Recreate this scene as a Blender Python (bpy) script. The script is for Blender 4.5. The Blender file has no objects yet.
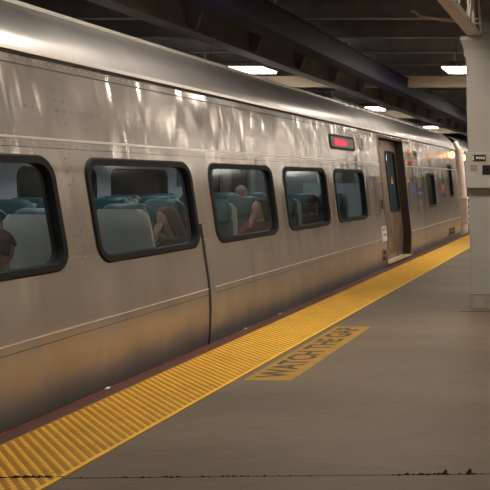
import bpy, bmesh, math, random
from mathutils import Vector, Matrix
random.seed(7)
sc = bpy.context.scene
col = sc.collection

# ---------------------------------------------------------------- camera
F, PX, PY, EYE = 800.0, 590.0, 300.0, 1.40
cd = bpy.data.cameras.new('camera'); cam = bpy.data.objects.new('camera', cd); col.objects.link(cam)
cd.sensor_width = 36; cd.sensor_fit = 'HORIZONTAL'; cd.lens = F / 490 * 36
cd.shift_x = (245 - PX) / 490; cd.shift_y = (PY - 245) / 490
cd.clip_start = 0.05; cd.clip_end = 300
cam.location = (0, 0, EYE); cam.rotation_euler = (math.pi / 2 - math.atan(120 / 800), 0, 0)
sc.camera = cam
# ---------------------------------------------------------------- world, exposure
w = bpy.data.worlds.new('world'); sc.world = w; w.use_nodes = True
w.node_tree.nodes['Background'].inputs[0].default_value = (1.0, 0.86, 0.70, 1)
w.node_tree.nodes['Background'].inputs[1].default_value = 0.05
sc.view_settings.view_transform = 'Standard'; sc.view_settings.look = 'None'
sc.view_settings.gamma = 1; sc.view_settings.use_curve_mapping = False
sc.view_settings.exposure = 0.0
LAMP_POWER = 29.0       # emission strength of the fluorescent diffusers
CABIN_POWER = 5.0       # emission strength of the light strips in the train
LAMP_COLOR = (1.0, 0.90, 0.785)

# ---------------------------------------------------------------- materials
def rgb(h):
    h = h.lstrip('#'); v = [int(h[i:i + 2], 16) / 255 for i in (0, 2, 4)]
    return tuple((c / 12.92 if c <= .04045 else ((c + .055) / 1.055) ** 2.4) for c in v) + (1,)
def mat(name, c, rough=.5, metal=0, noise=0, nscale=8, bump=0, bscale=40, stretch=(1, 1, 1), spec=None, emit=None, power=0):
    m = bpy.data.materials.new(name); m.use_nodes = True
    nt = m.node_tree; b = nt.nodes['Principled BSDF']
    c = rgb(c) if isinstance(c, str) else c
    b.inputs['Base Color'].default_value = c
    b.inputs['Roughness'].default_value = rough; b.inputs['Metallic'].default_value = metal
    if spec is not None: b.inputs['Specular IOR Level'].default_value = spec
    if emit:
        b.inputs['Emission Color'].default_value = emit if len(emit) == 4 else tuple(emit) + (1,)
        b.inputs['Emission Strength'].default_value = power
    if noise or bump:
        tc = nt.nodes.new('ShaderNodeTexCoord'); mp = nt.nodes.new('ShaderNodeMapping')
        mp.inputs['Scale'].default_value = stretch
        nt.links.new(tc.outputs['Object'], mp.inputs[0])
    if noise:
        n = nt.nodes.new('ShaderNodeTexNoise'); n.inputs['Scale'].default_value = nscale; n.inputs['Detail'].default_value = 6
        nt.links.new(mp.outputs[0], n.inputs['Vector'])
        r = nt.nodes.new('ShaderNodeMapRange'); r.inputs[1].default_value = .3; r.inputs[2].default_value = .7
        r.inputs[3].default_value = 1 - noise; r.inputs[4].default_value = 1 + noise * .6
        nt.links.new(n.outputs[0], r.inputs[0])
        mx = nt.nodes.new('ShaderNodeVectorMath'); mx.operation = 'SCALE'; mx.inputs[0].default_value = c[:3]
        nt.links.new(r.outputs[0], mx.inputs['Scale']); nt.links.new(mx.outputs[0], b.inputs['Base Color'])
    if bump:
        n2 = nt.nodes.new('ShaderNodeTexNoise'); n2.inputs['Scale'].default_value = bscale; n2.inputs['Detail'].default_value = 4
        nt.links.new(mp.outputs[0], n2.inputs['Vector'])
        bp = nt.nodes.new('ShaderNodeBump'); bp.inputs['Strength'].default_value = bump; bp.inputs['Distance'].default_value = .01
        nt.links.new(n2.outputs[0], bp.inputs['Height']); nt.links.new(bp.outputs[0], b.inputs['Normal'])
    return m

def steel(name, c, rough, wave, aniso, satin=.55, satin_low=None):
    """stainless sheet: slightly buckled between its ribs, streaked with dirt"""
    m = bpy.data.materials.new(name); m.use_nodes = True
    nt = m.node_tree; N = nt.nodes.new; L = nt.links.new; b = nt.nodes['Principled BSDF']
    b.inputs['Metallic'].default_value = 1; b.inputs['Anisotropic'].default_value = aniso
    tc = N('ShaderNodeTexCoord')
    def mapped(s):
        mp = N('ShaderNodeMapping'); mp.inputs['Scale'].default_value = s; L(tc.outputs['Object'], mp.inputs[0]); return mp
    tg = N('ShaderNodeTangent'); tg.direction_type = 'RADIAL'; tg.axis = 'Z'; L(tg.outputs[0], b.inputs['Tangent'])
    n = N('ShaderNodeTexNoise'); n.inputs['Scale'].default_value = 1; n.inputs['Detail'].default_value = 5
    L(mapped((3, 3.2, .8)).outputs[0], n.inputs['Vector'])
    cr = N('ShaderNodeValToRGB'); cr.color_ramp.elements[0].position = .3; cr.color_ramp.elements[1].position = .7
    cc = rgb(c)
    cr.color_ramp.elements[0].color = tuple(x * .86 for x in cc[:3]) + (1,); cr.color_ramp.elements[1].color = cc
    L(n.outputs[0], cr.inputs[0]); L(cr.outputs[0], b.inputs['Base Color'])
    n3 = N('ShaderNodeTexNoise'); n3.inputs['Scale'].default_value = 1; n3.inputs['Detail'].default_value = 8
    L(mapped((4, 5, 1.6)).outputs[0], n3.inputs['Vector'])
    r = N('ShaderNodeMapRange'); r.inputs[1].default_value = .35; r.inputs[2].default_value = .65
    r.inputs[3].default_value = rough * .85; r.inputs[4].default_value = rough * 1.2
    L(n3.outputs[0], r.inputs[0]); L(r.outputs[0], b.inputs['Roughness'])
    n2 = N('ShaderNodeTexNoise'); n2.inputs['Scale'].default_value = 1; n2.inputs['Detail'].default_value = 2; n2.inputs['Distortion'].default_value = .6
    L(mapped((1.4, 1.7, .36)).outputs[0], n2.inputs['Vector'])
    bp = N('ShaderNodeBump'); bp.inputs['Strength'].default_value = 1; bp.inputs['Distance'].default_value = wave
    L(n2.outputs[0], bp.inputs['Height']); L(bp.outputs[0], b.inputs['Normal'])
    g = N('ShaderNodeBsdfAnisotropic'); g.inputs['Roughness'].default_value = .68; L(cr.outputs[0], g.inputs['Color'])
    mx = N('ShaderNodeMixShader'); mx.inputs[0].default_value = satin
    if satin_low:      # a duller grime film on the skirt below the windows
        sx = N('ShaderNodeSeparateXYZ'); L(tc.outputs['Object'], sx.inputs[0])
        mr = N('ShaderNodeMapRange'); mr.inputs[1].default_value = .30; mr.inputs[2].default_value = 1.0; mr.inputs[3].default_value = satin_low; mr.inputs[4].default_value = satin
        L(sx.outputs['Z'], mr.inputs[0]); L(mr.outputs[0], mx.inputs[0])
    L(b.outputs[0], mx.inputs[1]); L(g.outputs[0], mx.inputs[2]); L(mx.outputs[0], nt.nodes['Material Output'].inputs[0])
    return m

def glass(name, tint, refl=1.0):
    m = bpy.data.materials.new(name); m.use_nodes = True
    nt = m.node_tree; nt.nodes.clear(); N = nt.nodes.new; L = nt.links.new
    o = N('ShaderNodeOutputMaterial'); mx = N('ShaderNodeMixShader'); t = N('ShaderNodeBsdfTransparent'); g = N('ShaderNodeBsdfGlossy')
    fw = N('ShaderNodeLayerWeight'); fw.inputs[0].default_value = .5      # Schlick reflectance, same from both sides
    p5 = N('ShaderNodeMath'); p5.operation = 'POWER'; p5.inputs[1].default_value = 5; L(fw.outputs['Facing'], p5.inputs[0])
    fr = N('ShaderNodeMath'); fr.operation = 'MULTIPLY_ADD'; fr.inputs[1].default_value = .94; fr.inputs[2].default_value = .06; L(p5.outputs[0], fr.inputs[0])
    ml = N('ShaderNodeMath'); ml.operation = 'MULTIPLY'; ml.inputs[1].default_value = refl
    t.inputs[0].default_value = tint; g.inputs['Roughness'].default_value = .09; g.inputs['Color'].default_value = (.8, .9, .95, 1)
    L(fr.outputs[0], ml.inputs[0]); L(ml.outputs[0], mx.inputs[0]); L(t.outputs[0], mx.inputs[1]); L(g.outputs[0], mx.inputs[2]); L(mx.outputs[0], o.inputs[0])
    return m

def concrete():
    m = mat('platform_concrete', '#8b7866', .62, bump=.25, bscale=60)
    nt = m.node_tree; N = nt.nodes.new; L = nt.links.new; b = nt.nodes['Principled BSDF']
    tc = N('ShaderNodeTexCoord')
    def noise(s, d, sc_=1):
        mp = N('ShaderNodeMapping'); mp.inputs['Scale'].default_value = s; L(tc.outputs['Object'], mp.inputs[0])
        n = N('ShaderNodeTexNoise'); n.inputs['Scale'].default_value = sc_; n.inputs['Detail'].default_value = d; L(mp.outputs[0], n.inputs['Vector']); return n
    a = noise((.35, .9, 1), 6); f = noise((6, 40, 1), 4); g = noise((90, 90, 1), 3)
    c1 = N('ShaderNodeValToRGB'); e = c1.color_ramp.elements
    e[0].position = .32; e[0].color = rgb('#685b4c'); e[1].position = .68; e[1].color = rgb('#80705e')
    L(a.outputs[0], c1.inputs[0])
    def mul(src, n, lo, hi):
        r = N('ShaderNodeMapRange'); r.inputs[1].default_value = .3; r.inputs[2].default_value = .7; r.inputs[3].default_value = lo; r.inputs[4].default_value = hi
        L(n.outputs[0], r.inputs[0]); v = N('ShaderNodeVectorMath'); v.operation = 'SCALE'; L(src, v.inputs[0]); L(r.outputs[0], v.inputs['Scale']); return v.outputs[0]
    o = mul(c1.outputs[0], f, .88, 1.08); o = mul(o, g, .86, 1.10)
    L(o, b.inputs['Base Color'])
    return m

M = dict(
    steel=steel('brushed_stainless', '#cbc4bd', .21, .095, .75, .24, .60),
    roof=steel('roof_stainless', '#cfccca', .33, .0004, .0, .5),
    steel_trim=mat('bright_steel_trim', '#efe8e0', .38, .55), rivet=mat('rivet_steel', '#a39b92', .45, .7),
    seam=mat('dark_seam', '#2a2320', .7),
    rubber=mat('black_rubber', '#171412', .6, spec=.25),
    brown=mat('bronze_jamb', '#33271d', .5, .3),
    leaf=steel('door_stainless', '#a69687', .3, .006, .3),
    glass=glass('tinted_window', (.56, .60, .59, 1), .9),
    doorglass=glass('door_glass', (.45, .56, .6, 1), 1),
    liner=mat('cabin_liner', '#b9bfc0', .5),
    cabinfloor=mat('cabin_floor', '#4b4f55', .6, noise=.2, nscale=60),
    shell=mat('seat_shell_grey', '#c2c0b8', .45, noise=.05),
    teal=mat('teal_vinyl', '#1c3c42', .4),
    head=mat('teal_headrest', '#2c595e', .32),
    grey=mat('column_paint', '#9a968f', .5, noise=.07, nscale=3, bump=.15, bscale=25),
    greydirt=mat('column_plinth_paint', '#989084', .6, noise=.28, nscale=9, stretch=(1, 1, .5)),
    truss=mat('truss_paint', '#e2d6c6', .5, noise=.08),
    joist=mat('dark_joist_paint', '#92918f', .6, noise=.2, nscale=3),
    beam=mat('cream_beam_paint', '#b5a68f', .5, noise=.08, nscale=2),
    navy=mat('navy_girder_paint', '#14162e', .6, spec=.25, noise=.2, nscale=3),
    girder=mat('brown_girder_paint', '#8a857f', .55, noise=.2, nscale=3),
    deck=mat('roof_deck', '#81807f', .8, noise=.25, nscale=2),
    wall=mat('dark_wall', '#4a4139', .8, noise=.2, nscale=1),
    paint_wall=mat('pale_wall_paint', '#d2c6b6', .6, noise=.1, nscale=1),  # unseen right wall, lightened to brighten reflections in the train side
    concrete=concrete(),
    ballast=mat('trackbed', '#2c2724', .9, noise=.4, nscale=30),
    tactile=mat('tactile_yellow', '#bd8212', .55, noise=.2, nscale=5), dome=mat('tactile_dome_yellow', '#ffce48', .5, noise=.1, nscale=5),  # dome yellow lighter than the slab, with top highlights painted into it
    edge=mat('fender_board', '#5e3a33', .6, noise=.2, nscale=12, stretch=(4, .4, 1)),
    edgered=mat('fender_red_lip', '#7c2c22', .5, noise=.25, nscale=9),
    ochre=mat('faded_yellow_paint', '#b58a35', .65, noise=.16, nscale=9),
    letter=mat('worn_brown_letters', '#55463a', .7, noise=.15, nscale=20),
    dirt=mat('joint_dirt', '#2d251e', .9),
    black=mat('black_plastic', '#151313', .4),
    white=mat('white_print', '#e6e2dc', .6),
    redprint=mat('red_print', '#a83028', .6),
    blue=mat('blue_print', '#26519a', .5),
    pink=mat('pink_print', '#d8606a', .5),
    yellow=mat('yellow_print', '#c08d2c', .5),
    post=mat('pale_post', '#efe6da', .35, 0, noise=.08),
    led=mat('red_led', '#400008', .4, emit=(1, .0, .05), power=1.5),
    orange=mat('orange_marker_light', '#ff7a20', .4, emit=(1, .30, .05), power=45),
    amber=mat('amber_lens', '#b8541a', .3, emit=(1, .3, .05), power=.25),
    redlens=mat('red_lens', '#a02018', .3, emit=(1, .05, .03), power=.2),
    lamp=mat('fluorescent_diffuser', '#fff2e0', .5, emit=LAMP_COLOR, power=LAMP_POWER),
    cabin=mat('cabin_light', '#eef4f4', .5, emit=(.93, .98, 1.0), power=CABIN_POWER),
    housing=mat('lamp_housing', '#8d8378', .5),
    patch=mat('grey_patch', '#857d6d', .6),
    poster_blue=mat('poster_blue', '#2c4a86', .6), poster_white=mat('poster_white', '#d6d8d6', .6), skyglass=mat('far_door_panel', '#8d9192', .5),
    skin=mat('skin', '#b98068', .5), skin2=mat('skin_light', '#c9957c', .5), lip=mat('lip', '#8a4238', .5), eyew=mat('eye_white', '#d8d4cc', .3), iris=mat('iris', '#1c1410', .3),
    hair_b=mat('light_brown_hair', '#6b4c36', .5, bump=.5, bscale=60, stretch=(6, 6, 1)), hair_d=mat('dark_hair', '#1f1614', .45, bump=.5, bscale=60, stretch=(6, 6, 1)),
    hair_g=mat('grey_hair', '#8f8a84', .5), cloth_dark=mat('dark_cloth', '#1d2028', .8), cloth_white=mat('white_cloth', '#c9c9c9', .8),
    cloth_red=mat('red_pink_cloth', '#8e2f42', .8), cloth_grey=mat('grey_cloth', '#5b5048', .8), cloth_blue=mat('navy_trousers', '#22283a', .8),
    cap=mat('brown_cap', '#4a3b33', .8), hat=mat('mauve_knit', '#7e4a5c', .9, bump=.8, bscale=120),
)

# ---------------------------------------------------------------- mesh helpers
class MB:
    def __init__(s): s.v = []; s.f = []; s.m = []
    def quad(s, pts, mi=0):
        i = len(s.v); s.v += [tuple(p) for p in pts]; s.f.append(tuple(range(i, i + len(pts)))); s.m.append(mi)
    def box(s, x0, x1, y0, y1, z0, z1, mi=0):
        i = len(s.v); s.v += [(x, y, z) for z in (z0, z1) for y in (y0, y1) for x in (x0, x1)]
        for f in ((0, 2, 3, 1), (4, 5, 7, 6), (0, 1, 5, 4), (2, 6, 7, 3), (0, 4, 6, 2), (1, 3, 7, 5)):
            s.f.append(tuple(i + k for k in f)); s.m.append(mi)
    def loft(s, rings, closed=True, caps=True, mi=0):
        i = len(s.v); n = len(rings[0])
        for r in rings: s.v += [tuple(p) for p in r]
        for a in range(len(rings) - 1):
            for k in range(n if closed else n - 1):
                b = (k + 1) % n
                s.f.append((i + a * n + k, i + a * n + b, i + (a + 1) * n + b, i + (a + 1) * n + k)); s.m.append(mi)
        if caps:
            s.f.append(tuple(i + k for k in range(n))[::-1]); s.m.append(mi)
            s.f.append(tuple(i + (len(rings) - 1) * n + k for k in range(n))); s.m.append(mi)
    def tube(s, pts, r, n=10, mi=0):
        rings = []; pts = [Vector(p) for p in pts]
        up = Vector((.13, .27, .95)).normalized()
        for k, p in enumerate(pts):
            t = (pts[min(k + 1, len(pts) - 1)] - pts[max(k - 1, 0)]).normalized()
            a = t.cross(up); a = a.normalized() if a.length > .05 else t.cross(Vector((1, 0, 0))).normalized(); b = t.cross(a)
            rr = r[k] if isinstance(r, (list, tuple)) else r
            rings.append([p + (a * math.cos(q) + b * math.sin(q)) * rr for q in [2 * math.pi * j / n for j in range(n)]])
        s.loft(rings, mi=mi)
    def build(s, name, mats, parent=None, smooth=False, bevel=0, recalc=True, weld=False):
        me = bpy.data.meshes.new(name); me.from_pydata(s.v, [], s.f)
        if not isinstance(mats, (list, tuple)): mats = [mats]
        for m in mats: me.materials.append(m)
        me.polygons.foreach_set('material_index', s.m)
        if weld:
            bm = bmesh.new(); bm.from_mesh(me); bmesh.ops.remove_doubles(bm, verts=bm.verts, dist=.0004); bm.to_mesh(me); bm.free(); smooth = 'all'
        if recalc:
            bm = bmesh.new(); bm.from_mesh(me); bmesh.ops.recalc_face_normals(bm, faces=bm.faces); bm.to_mesh(me); bm.free()
        return link(name, me, parent, smooth, bevel)
def link(name, me, parent=None, smooth=False, bevel=0):
    if smooth:
        me.polygons.foreach_set('use_smooth', [True] * len(me.polygons))
        if smooth != 'all': me.set_sharp_from_angle(angle=math.radians(40))
    o = bpy.data.objects.new(name, me); col.objects.link(o)
    if parent: o.parent = parent
    if bevel:
        b = o.modifiers.new('bevel', 'BEVEL'); b.width = bevel; b.segments = 2; b.limit_method = 'ANGLE'
    return o
def empty(name, loc=(0, 0, 0)):
    o = bpy.data.objects.new(name, None); col.objects.link(o); o.location = loc; o.empty_display_size = .1; return o
def tag(o, label=None, cat=None, group=None, kind=None):
    if label: o['label'] = label
    if cat: o['category'] = cat
    if group: o['group'] = group
    if kind: o['kind'] = kind
    return o
def struct(o, label=None): o['kind'] = 'structure'; return tag(o, label) if label else o
def copy_tree(o, parent=None):
    c = o.copy(); col.objects.link(c)
    if parent: c.parent = parent
    for ch in list(o.children): copy_tree(ch, c)
    return c
def text_mesh(name, s, size, m, origin, xdir, ydir, parent=None, align='CENTER', thick=.0, sx=1.0, bold=0.0):
    cu = bpy.data.curves.new(name, 'FONT'); cu.body = s; cu.size = size; cu.align_x = align; cu.align_y = 'CENTER'; cu.extrude = thick; cu.offset = bold
    t = bpy.data.objects.new(name, cu); col.objects.link(t); bpy.context.view_layer.update()
    me = bpy.data.meshes.new_from_object(t.evaluated_get(bpy.context.evaluated_depsgraph_get()))
    bpy.data.objects.remove(t)
    x = Vector(xdir).normalized(); y = Vector(ydir).normalized(); z = x.cross(y)
    R = Matrix((x, y, z)).transposed().to_4x4(); me.transform(Matrix.Translation(origin) @ R @ Matrix.Diagonal((sx, 1, 1, 1)))
    me.materials.clear(); me.materials.append(m); me.name = name
    return link(name, me, parent)
def rrect(cy, cz, hw, hh, r, n=6):
    """rounded rectangle, counter-clockwise from right-middle; list of (y, z)"""
    P = []
    for (sx, sz, a0) in ((1, 1, 0), (-1, 1, 90), (-1, -1, 180), (1, -1, 270)):
        for k in range(n + 1):
            a = math.radians(a0 + 90 * k / n)
            P.append((cy + sx * (hw - r) + r * math.cos(a), cz + sz * (hh - r) + r * math.sin(a)))
    return P

# ---------------------------------------------------------------- the place: platform, track, hall
m = MB()
m.box(-3.14, 9.0, -8, 75, -.35, 0)
struct(m.build('floor', M['concrete']), 'brown grey concrete station platform')
m = MB(); m.box(-16, 9, -8, 75, -1.45, -1.25); m.box(-3.0, 9, -8, 75, -1.25, -.35)
struct(m.build('trackbed', M['ballast']))
m = MB(); m.box(-16, 9.2, -8, 75, 4.15, 4.3)
struct(m.build('ceiling', M['deck']), 'dark brown station roof deck')
m = MB(); m.box(-16.2, -16, -8, 75, -1.45, 4.3); struct(m.build('wall_left', M['wall']))
m = MB(); m.box(9, 9.2, -8, 75, -1.45, 4.15); struct(m.build('wall_right', M['paint_wall']))
m = MB(); m.box(-16, 9, 75, 75.2, -1.45, 4.3); struct(m.build('wall_far', M['wall']))
m = MB(); m.box(-16, 9, -8.2, -8, -1.45, 4.3); struct(m.build('wall_near', M['wall']))
trim_n = [0]
def trim(mb, material, label=None, **kw):
    trim_n[0] += 1
    return struct(mb.build('trim_%d' % trim_n[0], material, **kw), label)
# dark cross joists: web plus bottom flange
for k in range(-11, 34):
    y = 12.55 + 1.63 * k
    m = MB(); m.box(-15.9, 8.9, y - .012, y + .012, 3.82, 4.15); m.box(-15.9, 8.9, y - .07, y + .07, 3.80, 3.825)
    trim(m, M['joist'], 'dark steel joist crossing under the roof deck')
# pale beams under the joists, one behind each row of lamps
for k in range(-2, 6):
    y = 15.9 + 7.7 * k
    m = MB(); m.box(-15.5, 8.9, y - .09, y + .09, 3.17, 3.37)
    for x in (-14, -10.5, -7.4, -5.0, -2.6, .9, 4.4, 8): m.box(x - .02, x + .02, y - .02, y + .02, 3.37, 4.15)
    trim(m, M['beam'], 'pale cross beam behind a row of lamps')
# long girders along the track
m = MB(); m.box(-3.77, -3.50, -7.9, 60, 3.03, 3.06); m.box(-3.53, -3.50, -7.9, 60, 3.06, 3.30); m.box(-3.77, -3.74, -7.9, 60, 3.06, 3.30); m.box(-3.77, -3.48, -7.9, 60, 3.30, 3.325)
trim(m, M['navy'], 'navy blue painted girder running along the track')
m = MB(); m.box(-4.50, -4.48, -7.9, 60, 3.06, 3.78); m.box(-4.62, -4.40, -7.9, 60, 3.03, 3.06); m.box(-4.62, -4.40, -7.9, 60, 3.74, 3.78)
for k in range(-11, 28):
    y = 12.55 + 1.63 * k
    for dx in (1, ):
        m.loft([[(-4.48, y - .02, 3.06), (-4.40, y - .02, 3.06), (-4.10, y - .02, 3.74), (-4.48, y - .02, 3.74)], [(-4.48, y + .02, 3.06), (-4.40, y + .02, 3.06), (-4.10, y + .02, 3.74), (-4.48, y + .02, 3.74)]])
trim(m, M['girder'], 'brown steel girder with bracket plates over the train')
# sagging conduit near the column
m = MB(); P = []
for k in range(25):
    t = k / 24; P.append((-2.6 + 1.45 * t, 12.1, 3.78 - .12 * t - .05 * math.sin(t * math.pi) + (.04 if t < .08 else 0)))
m.tube(P, .018, 8); tag(m.build('conduit', M['truss'], smooth=True), 'thin pale conduit sagging under the dark joists left of the column', 'pipe')

# expansion joint across the platform with dirt caught in it
JY = lambda x: 3.62 + (x + 2.75) * .029
m = MB()
for x0, x1, w_, z0, z1 in ((-2.5, -.2, .0022, -.01, .0012), (-.2, 8.9, .0022, -.01, .0012), (-3.14, -2.50, .004, .005, .0100)):
    m.loft([[(x, JY(x) - w_, z0), (x, JY(x) + w_, z0), (x, JY(x) + w_, z1), (x, JY(x) - w_, z1)] for x in (x0, x1)])
trim(m, M['dirt'])
m = MB()
for (x0, x1, big) in ((-3.0, -2.5, 1), (-2.45, -2.2, .5), (-2.15, -1.95, .9), (-1.9, -1.55, .6), (-1.5, -1.3, .5), (-.95, -.68, 1.0), (-.64, -.52, .8)):
    n = int((x1 - x0) * 90)
    for k in range(n):
        x = random.uniform(x0, x1); y = JY(x) + random.uniform(-.006, .007); r = random.uniform(.002, .0075) * big; zb = .0095 if x < -2.49 else .001
        m.loft([[(x + r * 1.8 * math.cos(a), y + r * math.sin(a), zb) for a in [j * math.pi / 3 for j in range(6)]],
                [(x + r * .8 * math.cos(a), y + r * .5 * math.sin(a), zb + r * .9) for a in [j * math.pi / 3 for j in range(6)]]])
for (x, s) in ((-2.965, .026), (-.70, .012), (-.585, .015)):
    m.loft([[(x + s * math.cos(a), JY(x) + s * .6 * math.sin(a), .0095 if x < -2.5 else .001) for a in [j * math.pi / 4 for j in range(8)]],
            [(x + s * .5 + s * .4 * math.cos(a), JY(x) + .01 + s * .4 * math.sin(a), .01 + s * .8) for a in [j * math.pi / 4 for j in range(8)]]])
tag(m.build('joint_debris', M['dirt']), 'dark dirt and crumbs caught in the platform joint at the bottom', 'debris', kind='stuff')

# tactile strip: thin yellow slab and rows of truncated domes
m = MB(); m.box(-3.14, -2.50, -3, 60, -.002, .006)
m.box(-2.525, -2.50, -3, 60, .006, .009, 1)
P_ = .060
def domes(y0, y1, n, hi):
    ys = int((y1 - y0) / P_)
    for i in range(20):
        x = -3.14 + .034 + i * P_ / 2
        for k in range(ys):
            y = y0 + P_ * (k + .5 * (i % 2)); j = len(m.v)
            for (r, z) in ((.0135, .006), (.0095, .0112)):
                m.v += [(x + r * math.cos(2 * math.pi * q / n + .5), y + r * math.sin(2 * math.pi * q / n + .5), z) for q in range(n)]
            for q in range(n): m.f.append((j + q, j + (q + 1) % n, j + n + (q + 1) % n, j + n + q)); m.m.append(1)
            m.f.append(tuple(j + n + q for q in range(n))); m.m.append(1)
domes(3.0, 12.0, 8, 1); domes(12.0, 26.0, 5, 0)
tag(m.build('tactile_strip', [M['tactile'], M['dome']], recalc=False), 'yellow tactile warning strip of raised domes along the platform edge', 'tactile strip')
# fender board at the very edge
e = m = MB(); m.box(-3.255, -3.14, -3, 60, -.10, .004)
eb = m.build('edge_board', M['edge'], bevel=.004)
tag(eb, 'reddish brown rubbing board between the yellow strip and the train', 'edge board')
m = MB(); m.box(-3.272, -3.252, -3, 60, -.09, .008); m.build('red_lip', M['edgered'], eb, bevel=.003)
for (x, y) in ((-3.262, 5.26), (-3.262, 7.45), (-3.262, 8.3)):
    m = MB(); m.loft([[(x + .012 * math.cos(a) * s, y + .03 * math.sin(a) * s, z) for a in [j * math.pi / 4 for j in range(8)]] for (s, z) in ((1, .007), (.8, .014), (.3, .017))])
    tag(m.build('paper_scrap', M['white']), {5.26: 'small white scrap on the red platform lip, nearest the bottom left', 7.45: 'small white scrap on the red platform lip, middle of three', 8.3: 'small white scrap on the red platform lip, farthest of three'}[y], 'litter', 'scraps on the platform edge')

# painted warning on the concrete
pm = MB(); pm.box(-2.45, -2.11, 5.50, 7.60, -.001, .0018)
ps = tag(pm.build('painted_warning', M['ochre']), 'faded yellow painted panel reading WATCH THE GAP on the platform', 'floor marking')
text_mesh('lettering', 'WATCH THE GAP', .30, M['letter'], (-2.283, 6.55, .0028), (0, 1, 0), (-1, 0, 0), ps, sx=.80, bold=.008)

# column
cx0, cx1, cy0, cy1 = -1.315, -.56, 8.73, 9.45
root = empty('support_column', (-.94, 9.09, 0))
tag(root, 'grey painted square steel column at the right edge of the platform view', 'column')
def lbox(mb, x0, x1, y0, y1, z0, z1): mb.box(x0 + .94, x1 + .94, y0 - 9.09, y1 - 9.09, z0, z1)
m = MB(); lbox(m, cx0, cx1, cy0, cy1, .165, 2.78); m.build('shaft', M['grey'], root, bevel=.012)
m = MB(); lbox(m, cx0 - .012, cx1 + .012, cy0 - .012, cy1 + .012, 0, .155); lbox(m, cx0 - .02, cx1 + .02, cy0 - .02, cy1 + .02, .152, .17); m.build('plinth', M['greydirt'], root, bevel=.004)
m = MB()
def ring(g, z): return [(cx0 - g + .94, cy0 - g - 9.09, z), (cx1 + g + .94, cy0 - g - 9.09, z), (cx1 + g + .94, cy1 + g - 9.09, z), (cx0 - g + .94, cy1 + g - 9.09, z)]
m.loft([ring(0, 2.68), ring(.012, 2.68), ring(.012, 2.70), ring(.014, 2.76), ring(.035, 2.83), ring(.045, 2.85), ring(.045, 2.89)]); m.build('capital', M['grey'], root)
m = MB(); lbox(m, -1.165, cx1, 8.98, cy1, 2.89, 4.14); m.build('upper_plate', M['grey'], root)
m = MB()
for z in (2.97, 3.08, 3.19, 3.30, 3.41, 3.52):
    for x in (-1.12, -1.02):
        m.loft([[(x + .94 + .012 * c * math.cos(a), 8.98 - 9.09 - h, z + .012 * c * math.sin(a)) for a in [j * math.pi / 4 for j in range(8)]] for (c, h) in ((1, 0), (.8, .008), (.3, .011))])
m.build('rivets', M['grey'], root)
# low base slab around the column foot
m = MB(); m.box(-1.42, -.45, 8.48, 9.7, -.01, .006); trim(m, M['concrete'])
# equipment box on the column face
root = empty('equipment_box', (-.94, 8.68, 1.5))
tag(root, 'beige metal phone box with small black sign on the grey column', 'equipment box')
m = MB(); m.box(-.39, .42, -.05, .05, -.185, .19); m.build('case', mat('box_paint', '#a49f95', .45, noise=.05), root, bevel=.008)
m = MB(); m.box(-.31, -.165, -.056, -.05, .095, .165); sg = m.build('sign_plate', M['black'], root)
text_mesh('sign_lettering', 'PHONE', .034, M['white'], (-.222, -.0575, .130), (1, 0, 0), (0, 0, 1), sg, sx=.85, bold=.001)
m = MB()
m.box(-.305, -.302, -.0575, -.056, .104, .156); m.tube([(-.288, -.0575, .152), (-.298, -.0575, .142), (-.298, -.0575, .118), (-.288, -.0575, .108)], .003, 6)
m.build('handset_symbol', M['white'], sg)
m = MB(); m.box(-.31, -.303, -.0572, -.056, .098, .162); m.build('orange_mark', M['amber'], sg)
m = MB(); m.box(-.335, -.26, -.053, -.05, -.01, .06); m.build('faded_patch', M['patch'], root)
m = MB(); m.box(-.205, -.10, -.060, -.05, -.045, .058); q = m.build('speaker_plate', M['black'], root, bevel=.006)
m = MB(); m.tube([(-.150, -.061, .005), (-.150, -.068, .005)], .018, 12); m.build('push_button', M['rubber'], q)

# lattice girder resting on the column
root = empty('lattice_girder', (-1.2, 8.9, 2.9))
tag(root, 'pale painted lattice girder running from the column top toward the viewer', 'girder')
def rb(mb, x0, x1, y0, y1, z0, z1): mb.box(x0 + 1.2, x1 + 1.2, y0 - 8.9, y1 - 8.9, z0 - 2.9, z1 - 2.9)
m = MB(); rb(m, -1.29, -1.17, -7.5, 8.95, 2.90, 2.912); rb(m, -1.29, -1.278, -7.5, 8.95, 2.912, 2.96); rb(m, -1.182, -1.17, -7.5, 8.95, 2.912, 2.96); m.build('bottom_chord', M['truss'], root)
m = MB(); rb(m, -1.29, -1.17, -7.5, 8.95, 3.70, 3.80); m.build('top_chord', M['truss'], root)
for k in range(20):
    for sgn in (0, 1):
        y0 = 8.85 - k * .8; y1 = y0 - .4
        a, b = ((y0, 2.93), (y1, 3.74)) if sgn == 0 else ((y1, 3.74), (y0 - .8, 2.93))
        for xo in ((-1.275, -1.160) if k < 9 else (-1.160,)):
            m = MB(); sec = ((-.009, -.03), (.009, -.03), (.009, .03), (-.009, .03))
            m.loft([[(xo + dx + 1.2, q[0] - 8.9 + dy, q[1] - 2.9) for dx, dy in sec] for q in (a, b)])
            m.build('lattice_bar', M['truss'], root)
for k in range(3):
    m = MB(); y = 8.6 - 2.6 * k; rb(m, -1.27, -1.19, y - .03, y + .03, 2.912, 3.70); m.build('lattice_post', M['truss'], root)

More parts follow.
